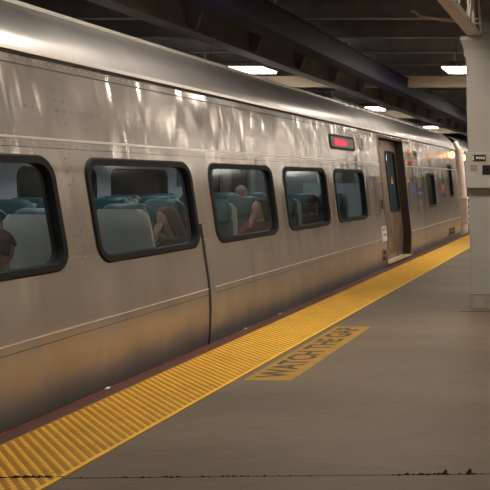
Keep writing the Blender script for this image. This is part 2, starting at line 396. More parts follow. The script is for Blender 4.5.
# ---------------------------------------------------------------- ceiling lamps
def lamp_fixture():
    root = empty('ceiling_light')
    m = MB(); m.loft([[(sx * .62, sy * .36, .0) for sx, sy in ((-1, -1), (1, -1), (1, 1), (-1, 1))], [(sx * .62, sy * .36, .05) for sx, sy in ((-1, -1), (1, -1), (1, 1), (-1, 1))],
                      [(sx * .50, sy * .22, .11) for sx, sy in ((-1, -1), (1, -1), (1, 1), (-1, 1))]])
    m.build('housing', M['housing'], root)
    m = MB(); m.loft([[(sx * .595, sy * .335, -.03) for sx, sy in ((-1, -1), (1, -1), (1, 1), (-1, 1))], [(sx * .60, sy * .34, -.001) for sx, sy in ((-1, -1), (1, -1), (1, 1), (-1, 1))]])
    m.build('diffuser', M['lamp'], root)
    for s in (-.4, .4):
        m = MB(); m.tube([(s, 0, .10), (s, 0, .50)], .012, 8); m.build('hanger_rod', M['housing'], root)
    return root
proto = lamp_fixture()
first = True
rown = {0: 'nearest', 1: 'second', 2: 'third', 3: 'fourth', 4: 'fifth'}
for (cx, what) in ((-6.2, 'over the train roof'), (-1.92, 'over the platform left of the column'), (2.35, 'over the platform right of the column'), (6.55, 'added out of view along the right station wall')):  # the last row is added out of view to light the steel side
    for k, cy in enumerate((-1.0, 6.7, 14.4, 22.1, 29.8, 37.5)):
        if cx < -6 and k == 5: continue
        o = proto if first else copy_tree(proto); first = False
        o.location = (cx, cy, 3.31)
        nm = ['behind the camera', 'above and out of frame', 'third along', 'fourth along', 'fifth along', 'farthest along'][k]
        tag(o, 'fluorescent ceiling light %s, %s' % (what, nm), 'ceiling light', 'fluorescent station lights')

# ---------------------------------------------------------------- the train
CX, CY = -4.96, 8.01
def hw(z):
    if z >= .6: return 1.60 - .075 * (z - .45)
    t = min(.6 - z, .75)
    return 1.58875 + .075 * t - .20 * t * t - .10 * max(0, -.15 - z)
def _roof():
    K = [(1.469, 2.20), (1.448, 2.28), (1.40, 2.36), (1.31, 2.45), (1.19, 2.53), (1.05, 2.592), (.88, 2.64), (.6, 2.695), (.3, 2.735), (0, 2.745)]
    out = []
    for i in range(len(K) - 1):
        a, b, c, d = (K[max(i - 1, 0)], K[i], K[i + 1], K[min(i + 2, len(K) - 1)])
        for k in range(4):
            t = k / 4
            out.append(tuple(.5 * (2 * b[j] + (c[j] - a[j]) * t + (2 * a[j] - 5 * b[j] + 4 * c[j] - d[j]) * t * t + (3 * b[j] - a[j] - 3 * c[j] + d[j]) * t ** 3) for j in (0, 1)))
    return out + [K[-1]]
ROOF = _roof()
WZ, WHW, WHH = 1.1875, .735, .3675
def side_wall(mb, sgn, off, y0, y1, holes, doors, zbot=-.95):
    """one side sheet of a railcar; holes: (centre y, centre z, half width, half height, radius)"""
    def P(y, z): return (sgn * (hw(z) - off), y, z)
    ys = [y0]; spans = []
    items = sorted([(d[0], d[1], 'd', d) for d in doors] + [(h[0] - h[2] - .05, h[0] + h[2] + .05, 'h', h) for h in holes])
    cur = y0
    zs_low = [zbot, -.5, -.15, -.07, .01, .09, .17, .25, .32, .39, .45, .50, .55, .6]
    def strip(a, b, zs):
        for i in range(len(zs) - 1): mb.quad([P(a, zs[i]), P(b, zs[i]), P(b, zs[i + 1]), P(a, zs[i + 1])])
    for (a, b, kind, it) in items:
        if a > cur + 1e-6: strip(cur, a, zs_low + [2.20])
        if kind == 'd':
            strip(a, b, [zbot, -.5, -.15, .01]); strip(a, b, [2.12, 2.20])
        else:
            cy_, cz_, hwid, hh, r = it
            strip(a, b, zs_low); z0, z1 = .6, 1.95
            strip(a, b, [z1, 2.20])
            R = rrect(cy_, cz_, hwid, hh, r); n = len(R) // 2
            top = [(cy_ + hwid, cz_)] + R[:n] + [(cy_ - hwid, cz_)]; bot = [(cy_ - hwid, cz_)] + R[n:] + [(cy_ + hwid, cz_)]
            mb.quad(([P(a, cz_), P(a, z1), P(b, z1), P(b, cz_)] + [P(*p) for p in top])[::-1])
            mb.quad(([P(b, cz_), P(b, z0), P(a, z0), P(a, cz_)] + [P(*p) for p in bot])[::-1])
        cur = b
    strip(cur, y1, zs_low + [2.20])
def window(parent, sgn, h, name='window', depth=.07, glassm=None, fw=.05):
    cy_, cz_, hwid, hh, r = h
    def P(y, z, off): return (sgn * (hw(z) + off), y, z)
    m = MB()
    A = rrect(cy_, cz_, hwid, hh, r); B = rrect(cy_, cz_, hwid - fw, hh - fw, max(r - fw * .5, .03)); C_ = rrect(cy_, cz_, hwid - .012, hh - .012, r)
    rings = [[P(y, z, -.002) for y, z in A], [P(y, z, .012) for y, z in C_], [P(y, z, .010) for y, z in B], [P(y, z, -depth) for y, z in B], [P(y, z, -depth) for y, z in C_]]
    m.loft(rings, caps=False)
    o = m.build(name, M['rubber'], parent, smooth=True)
    m = MB(); G = rrect(cy_, cz_, hwid - fw + .004, hh - fw + .004, max(r - fw * .5, .03))
    m.quad([P(y, z, -.018) for y, z in G]); m.build('window_pane', glassm or M['glass'], o)
    return o
def decal_box(mb, sgn, y0, y1, z0, z1, off=.001, th=.004):
    P = lambda y, z, o: (sgn * (hw(z) + o), y, z)
    mb.loft([[P(y0, z0, off), P(y1, z0, off), P(y1, z1, off), P(y0, z1, off)], [P(y0, z0, off + th), P(y1, z0, off + th), P(y1, z1, off + th), P(y0, z1, off + th)]])
def Y(y): return y - CY
car = empty('railcar', (CX, CY, 0))
tag(car, 'stainless steel commuter railcar with black framed windows standing at the platform', 'train car')
L_ = 12.95
win = [(Y(c), WZ, WHW, WHH, .13) for c in (4.46, 6.235, 8.01, 9.785, 11.56)]
small = [(Y(17.42), WZ + .0, .40, .36, .10), (Y(-1.4), WZ, .40, .36, .10)]
cab = [(Y(19.88), 1.38, .26, .40, .06)]
doors = [(Y(13.35), Y(15.04)), (Y(.98), Y(2.67))]
names = ['side_panel_platform', 'side_panel_far']
for sgn, hs in ((1, win + small + cab), (-1, win + small + cab)):
    m = MB(); side_wall(m, sgn, 0, -L_, L_, hs, doors); m.build('side_panel', M['steel'], car, recalc=False, weld=True)
    m = MB(); side_wall(m, sgn, .075, -L_, L_, hs, doors, zbot=-.1); m.build('cabin_wall', M['liner'], car, recalc=False)
    for h in hs: window(car, sgn, h)
m = MB()
prof = [(-x, z) for x, z in ROOF][:-1]
full = ROOF + [(-x, z) for x, z in ROOF[:-1]][::-1]
m.loft([[(x, y, z) for x, z in full] for y in (-L_, L_)], closed=False, caps=False)
m.build('roof', M['roof'], car, smooth='all')
m = MB(); m.box(-1.44, 1.44, -L_ + .1, L_ - .1, 2.14, 2.17); m.build('cabin_ceiling', M['liner'], car)
m = MB(); m.box(-1.50, 1.50, -L_, L_, -.06, .0); m.build('cabin_floor', M['cabinfloor'], car)
for s in (-1, 1):
    m = MB(); m.box(s * .55 - .09, s * .55 + .09, -L_ + .5, L_ - .5, 2.115, 2.14); m.build('light_strip', M['cabin'], car)
    m = MB(); m.box(s * 1.22 - .2, s * 1.22 + .2, -L_ + .5, Y(13.0) if s < 2 else 0, 1.72, 1.745); m.build('luggage_rack', M['liner'], car)
# ends
for s in (-1, 1):
    m = MB(); y = s * L_; pts = [(hw(z), z) for z in (-.95, -.15, .45, 2.20)] + ROOF[1:]
    ring_ = pts + [(-x, z) for x, z in pts[:-1]][::-1]
    m.loft([[(x, y - .04 * s, z) for x, z in ring_], [(x, y, z) for x, z in ring_]]); m.build('end_wall', M['leaf'], car)
# rails and lines on the skin
def rail(z0, z1, t, material, name, yy0=-L_, yy1=L_, off=0, sides=(1, -1)):
    for sgn in sides:
        m = MB(); P = lambda z, o: (sgn * (hw(z) + o), z)
        a = [P(z0, off - .002), P(z0, t), P(z1, t), P(z1, off - .002)]
        m.loft([[(x, y, z) for x, z in a] for y in (yy0, yy1)]); m.build(name, material, car)
rail(2.175, 2.20, .026, M['steel_trim'], 'gutter_rail'); rail(2.160, 2.176, .014, M['seam'], 'gutter_shadow_strip')
rail(2.098, 2.104, .0015, M['seam'], 'upper_seam')
rail(1.652, 1.666, .006, M['steel_trim'], 'sash_moulding', yy1=Y(13.3)); rail(1.652, 1.666, .006, M['steel_trim'], 'sash_moulding', yy0=Y(15.1))
rail(1.600, 1.603, .001, M['seam'], 'sash_seam', yy1=Y(13.3))
for a, b in ((-L_, Y(.94)), (Y(2.71), Y(7.0)), (Y(7.12), Y(13.3)), (Y(15.1), L_)):
    rail(.447, .455, .005, M['steel_trim'], 'belt_moulding', a, b, sides=(1,))
    rail(.395, .399, .001, M['seam'], 'belt_seam', a, b, sides=(1,))
for x, z in ((1.185, 2.552), (1.125, 2.578)):
    m = MB(); m.tube([(x, -L_, z), (x, L_, z)], .012, 6); m.build('roof_rib', M['steel_trim'], car, smooth=True)
# ribbed cover on the far part of the roof edge
for k in range(22):
    y = Y(12.6) + k * .3
    m = MB(); m.loft([[(1.20, y, 2.53), (1.02, y, 2.62), (1.02, y, 2.66), (1.20, y, 2.57)], [(1.20, y + .12, 2.53), (1.02, y + .12, 2.62), (1.02, y + .12, 2.66), (1.20, y + .12, 2.57)]]); m.build('roof_vent_louver', M['roof'], car)
# vertical body joint with bronze strip
m = MB(); P = lambda y, z, o: (hw(z) + o, y, z)
zz = [-.2, .05, .25, .40, .50, .62, .80, 1.02]
m.loft([[P(Y(6.99), z, .001), P(Y(7.02), z, .001), P(Y(7.02), z, .006), P(Y(6.99), z, .006)] for z in zz]); m.build('body_joint', M['seam'], car)
m = MB(); m.loft([[P(Y(7.02), z, .001), P(Y(7.11), z, .001), P(Y(7.10), z, .014), P(Y(7.03), z, .014)] for z in zz]); m.build('joint_cover', M['steel'], car, bevel=.004)
# rivets
m = MB()
def rivet(y, z, r=.0055):
    j = len(m.v); n = 6
    for (q, h) in ((1, .0005), (.6, .003)):
        m.v.extend([(hw(z) + h, y + r * q * math.cos(2 * math.pi * k / n), z + r * q * math.sin(2 * math.pi * k / n)) for k in range(n)])
    for k in range(n): m.f.append((j + k, j + (k + 1) % n, j + n + (k + 1) % n, j + n + k)); m.m.append(0)
    m.f.append(tuple(j + n + k for k in range(n))); m.m.append(0)
y = Y(4.2)
while y < L_ - .05:
    for z in (2.135, 1.625):
        if not (Y(13.2) < y < Y(15.2)): rivet(y, z)
    y += .075
for c in (4.46 - .8875, 5.3475, 7.1225 - .08, 8.8975, 10.6725, 12.45, 13.2, 15.2, 16.2, 18.3):
    z = 1.70
    while z < 2.09:
        rivet(Y(c) - .03, z); rivet(Y(c) + .05, z); z += .07
    z = .52
    while z < 1.58:
        if c not in (7.1225 - .08,): rivet(Y(c) - .02, z); rivet(Y(c) + .02, z + .03)
        z += .085
y = Y(4.2)
while y < Y(13.0):
    rivet(y, 1.85); y += .075
tag(m.build('rivets', M['rivet'], car, recalc=False), kind='stuff')

# doors with recess
def door_set(dy0, dy1, sgn):
    P = lambda y, z, o: (sgn * (hw(z) + o), y, z)
    zz = [.01, .2, .45, 1.2, 2.12]
    for y, t in ((dy0, -.03), (dy1, .03)):
        m = MB(); m.loft([[P(y, z, .006), P(y + t, z, .006), P(y + t, z, -.16), P(y, z, -.16)] for z in zz]); m.build('door_jamb', M['brown'], car)
        m = MB(); m.loft([[P(y + t * .2, z, -.002), P(y + t * 1.6, z, -.002), P(y + t * 1.6, z, .012), P(y + t * .2, z, .012)] for z in zz]); m.build('jamb_trim', M['leaf'], car)
    m = MB(); m.loft([[P(y, 2.10, .008), P(y, 2.14, .008), P(y, 2.14, -.16), P(y, 2.10, -.16)] for y in (dy0 - .03, dy1 + .03)]); m.build('door_header', M['brown'], car)
    m = MB(); m.loft([[P(y, .005, .05), P(y, .02, .05), P(y, .02, -.2), P(y, .005, -.2)] for y in (dy0, dy1)]); s_ = m.build('door_sill', M['steel_trim'], car)
    m = MB(); m.loft([[P(y, .020, .045), P(y, .023, .045), P(y, .023, -.06), P(y, .020, -.06)] for y in (dy0 + .02, dy1 - .02)]); m.build('yellow_tread', mat('sill_tread', '#b7a063', .5), s_)
    mid = dy0 + .60
    for a, b in ((dy0 + .002, mid - .004), (mid + .004, dy1 - .002)):
        m = MB(); off = -.14; wd = .34 if b - a > .8 else .20; c = (a + b) / 2 + .1 * (b - a > .8); hole = (c, 1.37, wd, .52, .08)
        R = rrect(*hole, n=5); n = len(R) // 2
        zs = [.025, .2, .45, .7]
        for o_, flip in ((off, 0), (off - .035, 1)):
            for i in range(len(zs) - 1): m.quad([P(a, zs[i], o_), P(b, zs[i], o_), P(b, zs[i + 1], o_), P(a, zs[i + 1], o_)])
            m.quad([P(a, 1.37, o_), P(a, 2.10, o_), P(b, 2.10, o_), P(b, 1.37, o_)] + [P(y, z, o_) for y, z in [(c + wd, 1.37)] + R[:n] + [(c - wd, 1.37)]])
            m.quad([P(b, 1.37, o_), P(b, .7, o_), P(a, .7, o_), P(a, 1.37, o_)] + [P(y, z, o_) for y, z in [(c - wd, 1.37)] + R[n:] + [(c + wd, 1.37)]])
        for y in (a, b):
            for i in range(4):
                z0, z1 = [.025, .2, .45, .7, 2.10][i:i + 2]
                m.quad([P(y, z0, off), P(y, z1, off), P(y, z1, off - .035), P(y, z0, off - .035)])
        d = m.build('door_leaf', M['leaf'], car, recalc=False)
        m = MB(); A = rrect(*hole, n=5); B = rrect(hole[0], hole[1], hole[2] - .025, hole[3] - .025, .05, n=5)
        A = rrect(hole[0], hole[1], hole[2] + .02, hole[3] + .02, .09, n=5)
        m.loft([[P(y, z, off) for y, z in A], [P(y, z, off + .012) for y, z in A], [P(y, z, off + .012) for y, z in B], [P(y, z, off - .03) for y, z in B]], caps=False); f = m.build('window_frame', M['rubber'], d)
        m = MB(); m.quad([P(y, z, off - .01) for y, z in B]); m.build('window_pane', M['doorglass'], d)
    return
for s in (1, -1):
    for d in doors: door_set(d[0], d[1], s)
# things fixed on the skin round the far door
def tri(y, z, s, off=.002):
    m = MB(); P = lambda y, z, o: (hw(z) + o, y, z)
    a = [(y - s, z - s), (y + s, z - s), (y, z + s)]
    m.loft([[P(*p, off) for p in a], [P(*p, off + .003) for p in a]]); return m.build('warning_triangle', M['yellow'], car)
tri(Y(13.22), 1.43, .07); tri(Y(15.28), 1.43, .07); 
t = tri(Y(14.62), 1.40, .07, off=-.148)
# destination display
m = MB(); A = rrect(Y(11.40), 1.915, .56, .098, .05, 4); P = lambda y, z, o: (hw(z) + o, y, z)
m.loft([[P(*p, .0) for p in A], [P(*p, .014) for p in A], [P(*p, .014) for p in rrect(Y(11.40), 1.915, .53, .072, .04, 4)], [P(*p, .006) for p in rrect(Y(11.40), 1.915, .53, .072, .04, 4)]])
dd = m.build('destination_display', M['rubber'], car)
m = MB(); m.quad([P(*p, .008) for p in rrect(Y(11.40), 1.915, .525, .068, .035, 4)]); m.build('display_screen', mat('display_screen', '#4a3634', .3), dd)
m = MB(); m.loft([[P(*p, .009) for p in rrect(Y(11.31), 1.915, .30, .050, .02, 4)], [P(*p, .011) for p in rrect(Y(11.31), 1.915, .30, .050, .02, 4)]]); m.build('lit_letters_backing', mat('led_field', '#5a0010', .4, emit=(1, .0, .04), power=.35), dd)
text_mesh('lit_letters', 'Babylon', .105, M['led'], (hw(1.915) + .012, Y(11.31), 1.915), (0, 1, 0), (-.075, 0, 1), dd, sx=1.45, bold=.004)
# oval vent
m = MB(); R_ = lambda a, b, o: [P(Y(12.33) + a * math.cos(q), 1.965 + b * math.sin(q), o) for q in [2 * math.pi * k / 24 for k in range(24)]]
m.loft([R_(.13, .12, 0), R_(.12, .11, .014), R_(.08, .075, .020), R_(.075, .07, .008)]); vv = m.build('oval_hatch', M['steel_trim'], car, smooth=True)
m = MB(); m.box(hw(1.965) + .006, hw(1.965) + .022, Y(12.31), Y(12.35), 1.90, 2.03); m.build('hatch_latch', M['leaf'], vv)
# door control slot, notice, step grille
m = MB(); decal_box(m, 1, Y(13.0), Y(13.24), .90, 1.11, .0, .012); o = m.build('door_control', M['leaf'], car, bevel=.004)
m = MB(); decal_box(m, 1, Y(13.06), Y(13.18), .93, 1.08, .011, .003); m.build('control_slot', M['rubber'], o)
m = MB(); decal_box(m, 1, Y(12.97), Y(13.26), .41, .65, .001, .003); o = m.build('notice_sticker', M['white'], car)
for i, z in enumerate((.62, .60, .585)):
    m = MB(); decal_box(m, 1, Y(13.0), Y(13.23 - .03 * i), z - .005, z + .006, .0042, .001); m.build('notice_print', M['redprint'], o)
m = MB(); decal_box(m, 1, Y(13.03), Y(13.2), .50, .53, .0042, .001); m.build('notice_print', M['redprint'], o)
def grille(y0, y1, z0, z1, n, name='step_grille'):
    m = MB(); decal_box(m, 1, y0, y1, z0, z1, .0, .010); g = m.build(name, M['leaf'], car, bevel=.003)
    for i in range(n):
        h = (z1 - z0 - .03) / n; z = z0 + .015 + h * i
        m = MB(); decal_box(m, 1, y0 + .03, y1 - .03, z + h * .15, z + h * .8, .0095, .002); m.build('grille_opening', M['seam'], g)
grille(Y(12.97), Y(13.2), .07, .29, 2); grille(Y(19.15), Y(20.0), .08, .27, 2)
# lamps behind the door
def disc(y, z, r, material, name, h=.02, rim=None):
    m = MB(); Q = lambda rr, o: [P(y + rr * math.cos(q), z + rr * math.sin(q), o) for q in [2 * math.pi * k / 16 for k in range(16)]]
    m.loft([Q(r, .0), Q(r, h * .5), Q(r * .7, h), Q(r * .3, h * 1.2)]); o = m.build(name, material, car, smooth=True)
    if rim:
        m = MB(); m.loft([Q(r * 1.5, .0), Q(r * 1.4, .008), Q(r, .009)], caps=False); m.build('lamp_rim', rim, o)
    return o
disc(Y(15.58), 2.13, .045, M['steel_trim'], 'signal_lamp', .03, M['leaf']); disc(Y(15.54), 1.92, .05, M['amber'], 'signal_lamp', .04, M['leaf']); disc(Y(15.50), 1.73, .05, M['redlens'], 'signal_lamp', .04, M['leaf'])
m = MB(); decal_box(m, 1, Y(15.9), Y(16.25), 1.80, 1.97, 0, .008); o = m.build('access_plate', M['leaf'], car); m = MB(); decal_box(m, 1, Y(15.97), Y(16.2), 1.87, 1.94, .008, .002); m.build('plate_print', M['rubber'], o)
# operator logo: three blue swooshes and two lines of lettering
m = MB()
for (z0, dy, ln) in ((1.36, .02, .10), (1.31, -.02, .16), (1.26, -.05, .20), (1.20, -.06, .16), (1.14, -.04, .20), (1.09, 0, .15), (1.05, .05, .08)):
    decal_box(m, 1, Y(15.66) + dy, Y(15.66) + dy + ln, z0 - .018, z0 + .018, .001, .002)
o = m.build('operator_logo', M['blue'], car)
text_mesh('logo_upper_line', 'Long Island', .12, M['blue'], (hw(1.20) + .004, Y(15.95), 1.215), (0, 1, 0), (-.075, 0, 1), o, align='LEFT', sx=1.2, bold=.002)
text_mesh('logo_lower_line', 'Rail Road', .12, M['blue'], (hw(1.05) + .004, Y(15.98), 1.06), (0, 1, 0), (-.075, 0, 1), o, align='LEFT', sx=1.2, bold=.002)
o = text_mesh('pink_logo', 'M', .24, M['pink'], (hw(1.2) + .004, Y(18.72), 1.21), (0, 1, 0), (-.075, 0, 1), car, sx=2.2, bold=.012)
m = MB()
for k in range(7): decal_box(m, 1, Y(18.42 + .1 * k), Y(18.49 + .1 * k), 1.03, 1.07, .001, .002)
m.build('logo_underline_print', M['blue'], o)
# marker lamps near the car end
o = disc(Y(20.45), 2.03, .075, M['orange'], 'marker_lamp', .05, M['rubber'])
disc(Y(20.45), 1.72, .04, M['steel_trim'], 'marker_lamp', .03, M['rubber'])

# cabin seats
def rbox(x0, x1, y0, y1, z0, z1): m = MB(); m.box(x0, x1, y0, y1, z0, z1); return m
def make_seat():
    """faces -y, origin on the floor below the seat's middle"""
    s = rbox(-.225, .225, -.28, .16, .28, .36).build('seat', M['teal'], None, smooth=True, bevel=.035)
    m = MB()
    def bring(z, yy, wdt, t): return [(-wdt, yy, z), (wdt, yy, z), (wdt, yy + t, z), (-wdt, yy + t, z)]
    m.loft([bring(.34, .12, .215, .06), bring(.7, .17, .215, .06), bring(.98, .215, .205, .06), bring(1.05, .225, .18, .055)]); m.build('backrest', M['teal'], s, smooth=True, bevel=.025)
    m = MB(); m.loft([bring(.97, .155, .17, .09), bring(1.05, .155, .20, .12), bring(1.14, .165, .20, .12), bring(1.21, .18, .15, .09)]); m.build('headrest', M['head'], s, smooth=True, bevel=.03)
    m = MB()
    def sring(z, yy, wdt, t): return [(-wdt + .03, yy + t, z), (-wdt, yy + t * .5, z), (-wdt, yy, z), (wdt, yy, z), (wdt, yy + t * .5, z), (wdt - .03, yy + t, z)]
    m.loft([sring(.26, .16, .228, .05), sring(.6, .225, .228, .05), sring(1.0, .28, .225, .05), sring(1.12, .30, .215, .05), sring(1.17, .305, .17, .04)]); m.build('seat_shell', M['shell'], s, smooth=True)
    m = MB(); m.box(-.03, .03, -.1, .1, 0, .29); m.build('pedestal', M['seam'], s)
    for sx in (-1, 1):
        m = MB(); m.tube([(sx * .235, .2, .50), (sx * .235, .1, .56), (sx * .235, -.22, .56)], .018, 8); m.build('armrest', M['rubber'], s, smooth=True)
    return s
seat0 = make_seat()
first = True
rows = [(4.78, 1), (5.74, 1), (6.74, 1), (7.72, -1), (8.62, -1), (9.52, -1), (10.48, -1), (11.45, -1), (12.35, -1), (3.8, 1)]
for (yr, face) in rows:
    for lx in (1.21, .75, -1.21, -.75, -.29):
        if lx > 0 and yr in (8.62, 10.48, 12.35): continue
        s = seat0 if first else copy_tree(seat0); first = False
        s.parent = car; s.location = (lx, Y(yr) , 0); s.rotation_euler = (0, 0, math.pi if face > 0 else 0)
# cabin fittings beyond
P2 = lambda y, z, o: (-(hw(z) - .078 - o), y, z)
m = MB(); m.loft([[P2(Y(a), b, .0) for a, b in ((12.55, 1.30), (13.2, 1.30), (13.2, 1.72), (12.55, 1.72))], [P2(Y(a), b, .01) for a, b in ((12.55, 1.30), (13.2, 1.30), (13.2, 1.72), (12.55, 1.72))]]); o = m.build('wall_poster', M['poster_blue'], car)
m = MB(); m.loft([[P2(Y(a), b, .011) for a, b in ((12.65, 1.56), (13.1, 1.56), (13.1, 1.585), (12.65, 1.585))], [P2(Y(a), b, .012) for a, b in ((12.65, 1.56), (13.1, 1.56), (13.1, 1.585), (12.65, 1.585))]]); m.build('poster_line', M['poster_white'], o)
for lx in (.60, -.02):
    m = MB(); m.tube([(lx, Y(13.0), 0), (lx, Y(13.0), 2.13)], .017, 8); m.build('grab_pole', M['steel_trim'], car, smooth=True)
m = MB(); m.box(.35, 1.46, Y(12.98), Y(13.02), .0, 1.35); m.build('windscreen_panel', M['liner'], car)
m = MB(); m.box(-1.46, .0, Y(15.5), Y(15.54), .0, 2.12); m.build('vestibule_panel', M['skyglass'], car)
m = MB(); m.box(.45, 1.46, Y(15.5), Y(15.54), .0, 2.12); m.build('vestibule_panel', M['skyglass'], car)

# second car
car2 = empty('railcar', (CX, 34.6, 0))
tag(car2, 'next stainless railcar of the same train, mostly hidden behind the column', 'train car')
L2 = 12.7
m = MB(); side_wall(m, 1, 0, -L2, L2, [(-11.6, 1.3, .3, .45, .06)], []); m.build('side_panel', M['steel'], car2, recalc=False, weld=True)
m = MB(); side_wall(m, -1, 0, -L2, L2, [], []); m.build('side_panel', M['steel'], car2, recalc=False, weld=True)
m = MB(); m.loft([[(x, y, z) for x, z in full] for y in (-L2, L2)], closed=False, caps=False); m.build('roof', M['roof'], car2, smooth='all')
m = MB(); m.box(-1.44, 1.44, -L2 + .1, L2 - .1, 2.14, 2.17); m.build('cabin_ceiling', M['liner'], car2)
window(car2, 1, (-11.6, 1.3, .3, .45, .06))
for s in (-1, 1):
    m = MB(); y = s * L2; pts = [(hw(z), z) for z in (-.95, -.15, .45, 2.20)] + ROOF[1:]
    ring_ = pts + [(-x, z) for x, z in pts[:-1]][::-1]
    m.loft([[(x, y - .04 * s, z) for x, z in ring_], [(x, y, z) for x, z in ring_]]); m.build('end_wall', M['brown'], car2)
m = MB(); m.tube([(1.50, -L2 - .28, -.4), (1.52, -L2 - .28, .5), (1.49, -L2 - .28, 1.2), (1.42, -L2 - .28, 2.15), (1.30, -L2 - .28, 2.35)], .16, 16)
cp = m.build('gap_barrier_post', M['post'], car2, smooth=True)
m = MB(); m.box(1.42, 1.70, -L2 - .46, -L2 - .10, .25, .95); pl = m.build('barrier_bracket', M['post'], cp, bevel=.03)
for z in (.35, .53, .70, .86):
    m = MB(); m.box(1.70, 1.712, -L2 - .36, -L2 - .22, z - .05, z + .05); m.build('bracket_slot', M['brown'], pl, bevel=.005)
m = MB(); m.tube([(1.50, -L2 + .10, 2.0), (1.56, -L2 + .10, 2.0)], .075, 16); m.build('marker_lamp', M['orange'], car2)
m = MB(); m.tube([(1.3, -L2 - .36, .7), (1.3, -L2 - .02, .7)], .1, 10); m.build('coupling_arm', M['brown'], car2)

# ---------------------------------------------------------------- passengers
def skin_mesh(chains, mats_i, mats, name, parent, sub=2):
    """chains: list of lists of (pos, radius); each chain is grown with a Skin modifier and merged in one mesh"""
    bm = bmesh.new(); sk = bm.verts.layers.skin.verify(); idx = {}
    first_v = None
    for ch in chains:
        prev = None
        for (p, r) in ch:
            key = tuple(round(q, 4) for q in p)
            if key in idx: v = idx[key]
            else:
                v = bm.verts.new(p); idx[key] = v; rr = r if isinstance(r, tuple) else (r, r); v[sk].radius = rr
                if first_v is None: first_v = v; v[sk].use_root = True
            if prev is not None and prev is not v and bm.edges.get((prev, v)) is None: bm.edges.new((prev, v))
            prev = v
    me = bpy.data.meshes.new('tmp'); bm.to_mesh(me); bm.free()
    o = bpy.data.objects.new('tmp', me); col.objects.link(o)
    o.modifiers.new('s', 'SKIN').use_smooth_shade = True
    sb = o.modifiers.new('u', 'SUBSURF'); sb.levels = sub; sb.render_levels = sub
    bpy.context.view_layer.update()
    out = bpy.data.meshes.new_from_object(o.evaluated_get(bpy.context.evaluated_depsgraph_get())); bpy.data.objects.remove(o)
    return out
def head_bm(R):
    """head mesh facing -y centred on the origin; materials 0 skin, 1 eye, 2 iris, 3 lip"""
    bm = bmesh.new(); bmesh.ops.create_uvsphere(bm, u_segments=32, v_segments=24, radius=1)
    for v in bm.verts:
        x, y, z = v.co
        jaw = max(0, -z); x *= 1 - .30 * jaw ** 1.5; 
        if y < 0 and z < 0: y = y * (1 - .04 * jaw) - .02 * jaw
        if y > 0: y *= 1.12 - .35 * jaw
        if y < 0:
            d = math.hypot(x / .17, (z + .17) / .24); y -= .20 * math.exp(-d * d)          # nose
            d = math.hypot(x / .07, (z - .0) / .3); y -= .05 * math.exp(-d * d)
            for s in (-1, 1):
                d = math.hypot((x - s * .35) / .18, (z - .03) / .13); y += .09 * math.exp(-d * d)  # sockets
            d = math.hypot(x / .28, (z + .50) / .09); y -= .05 * math.exp(-d * d)
            d = math.hypot(x / .25, (z + .80) / .14); y -= .07 * math.exp(-d * d)
            d = math.hypot(x / .6, (z - .20) / .08); y -= .03 * math.exp(-d * d)
        v.co = (x * .074, y * .088, z * .115)
    for f in bm.faces:
        c = f.calc_center_median(); f.smooth = True
        if c.y < -.07 and abs(c.x) < .024 and -.064 < c.z < -.052: f.material_index = 3
    def ball(c, r, mi, sc_=(1, 1, 1)):
        g = bmesh.ops.create_uvsphere(bm, u_segments=12, v_segments=8, radius=r, matrix=Matrix.Translation(c) @ Matrix.Diagonal((*sc_, 1)))
        for v in g['verts']:
            for f in v.link_faces: f.material_index = mi; f.smooth = True
    for s in (-1, 1):
        ball((s * .026, -.074, .003), .0115, 1); ball((s * .026, -.0835, .003), .005, 2)
        ball((s * .072, .006, -.005), .028, 0, (.35, .6, 1.0))
        ball((s * .077, .004, .008), .016, 0, (.35, .8, .8))
    bmesh.ops.transform(bm, matrix=R, verts=bm.verts)
    return bm
def hand_chains(wrist, dirn, palm_n, curl, side):
    """wrist position, direction the fingers point, palm normal; fingers curl toward the palm"""
    w_ = Vector(wrist); d = Vector(dirn).normalized(); n = (Vector(palm_n) - d * Vector(palm_n).dot(d)).normalized(); a = d.cross(n).normalized() * side
    pc = w_ + d * .045
    ch = [[(tuple(w_), .024), (tuple(pc), (.036, .018))]]
    for i, (o_, ln) in enumerate(((-.030, .062), (-.010, .074), (.010, .070), (.028, .055))):
        base = pc + d * .035 + a * o_; c1 = math.radians(curl); 
        p1 = base + d * ln * .40; p2 = p1 + (d * math.cos(c1) + n * math.sin(c1)) * ln * .33; p3 = p2 + (d * math.cos(2 * c1) + n * math.sin(2 * c1)) * ln * .27
        ch.append([(tuple(pc), .02), (tuple(base), .0105), (tuple(p1), .0095), (tuple(p2), .0085), (tuple(p3), .0065)])
    tb = w_ + d * .02 - a * .026; t1 = tb + (d * .7 - a * .55 + n * .3).normalized() * .035; t2 = t1 + (d * .85 - a * .1 + n * .4).normalized() * .028
    ch.append([(tuple(pc), .02), (tuple(tb), .014), (tuple(t1), .0115), (tuple(t2), .009)])
    return ch
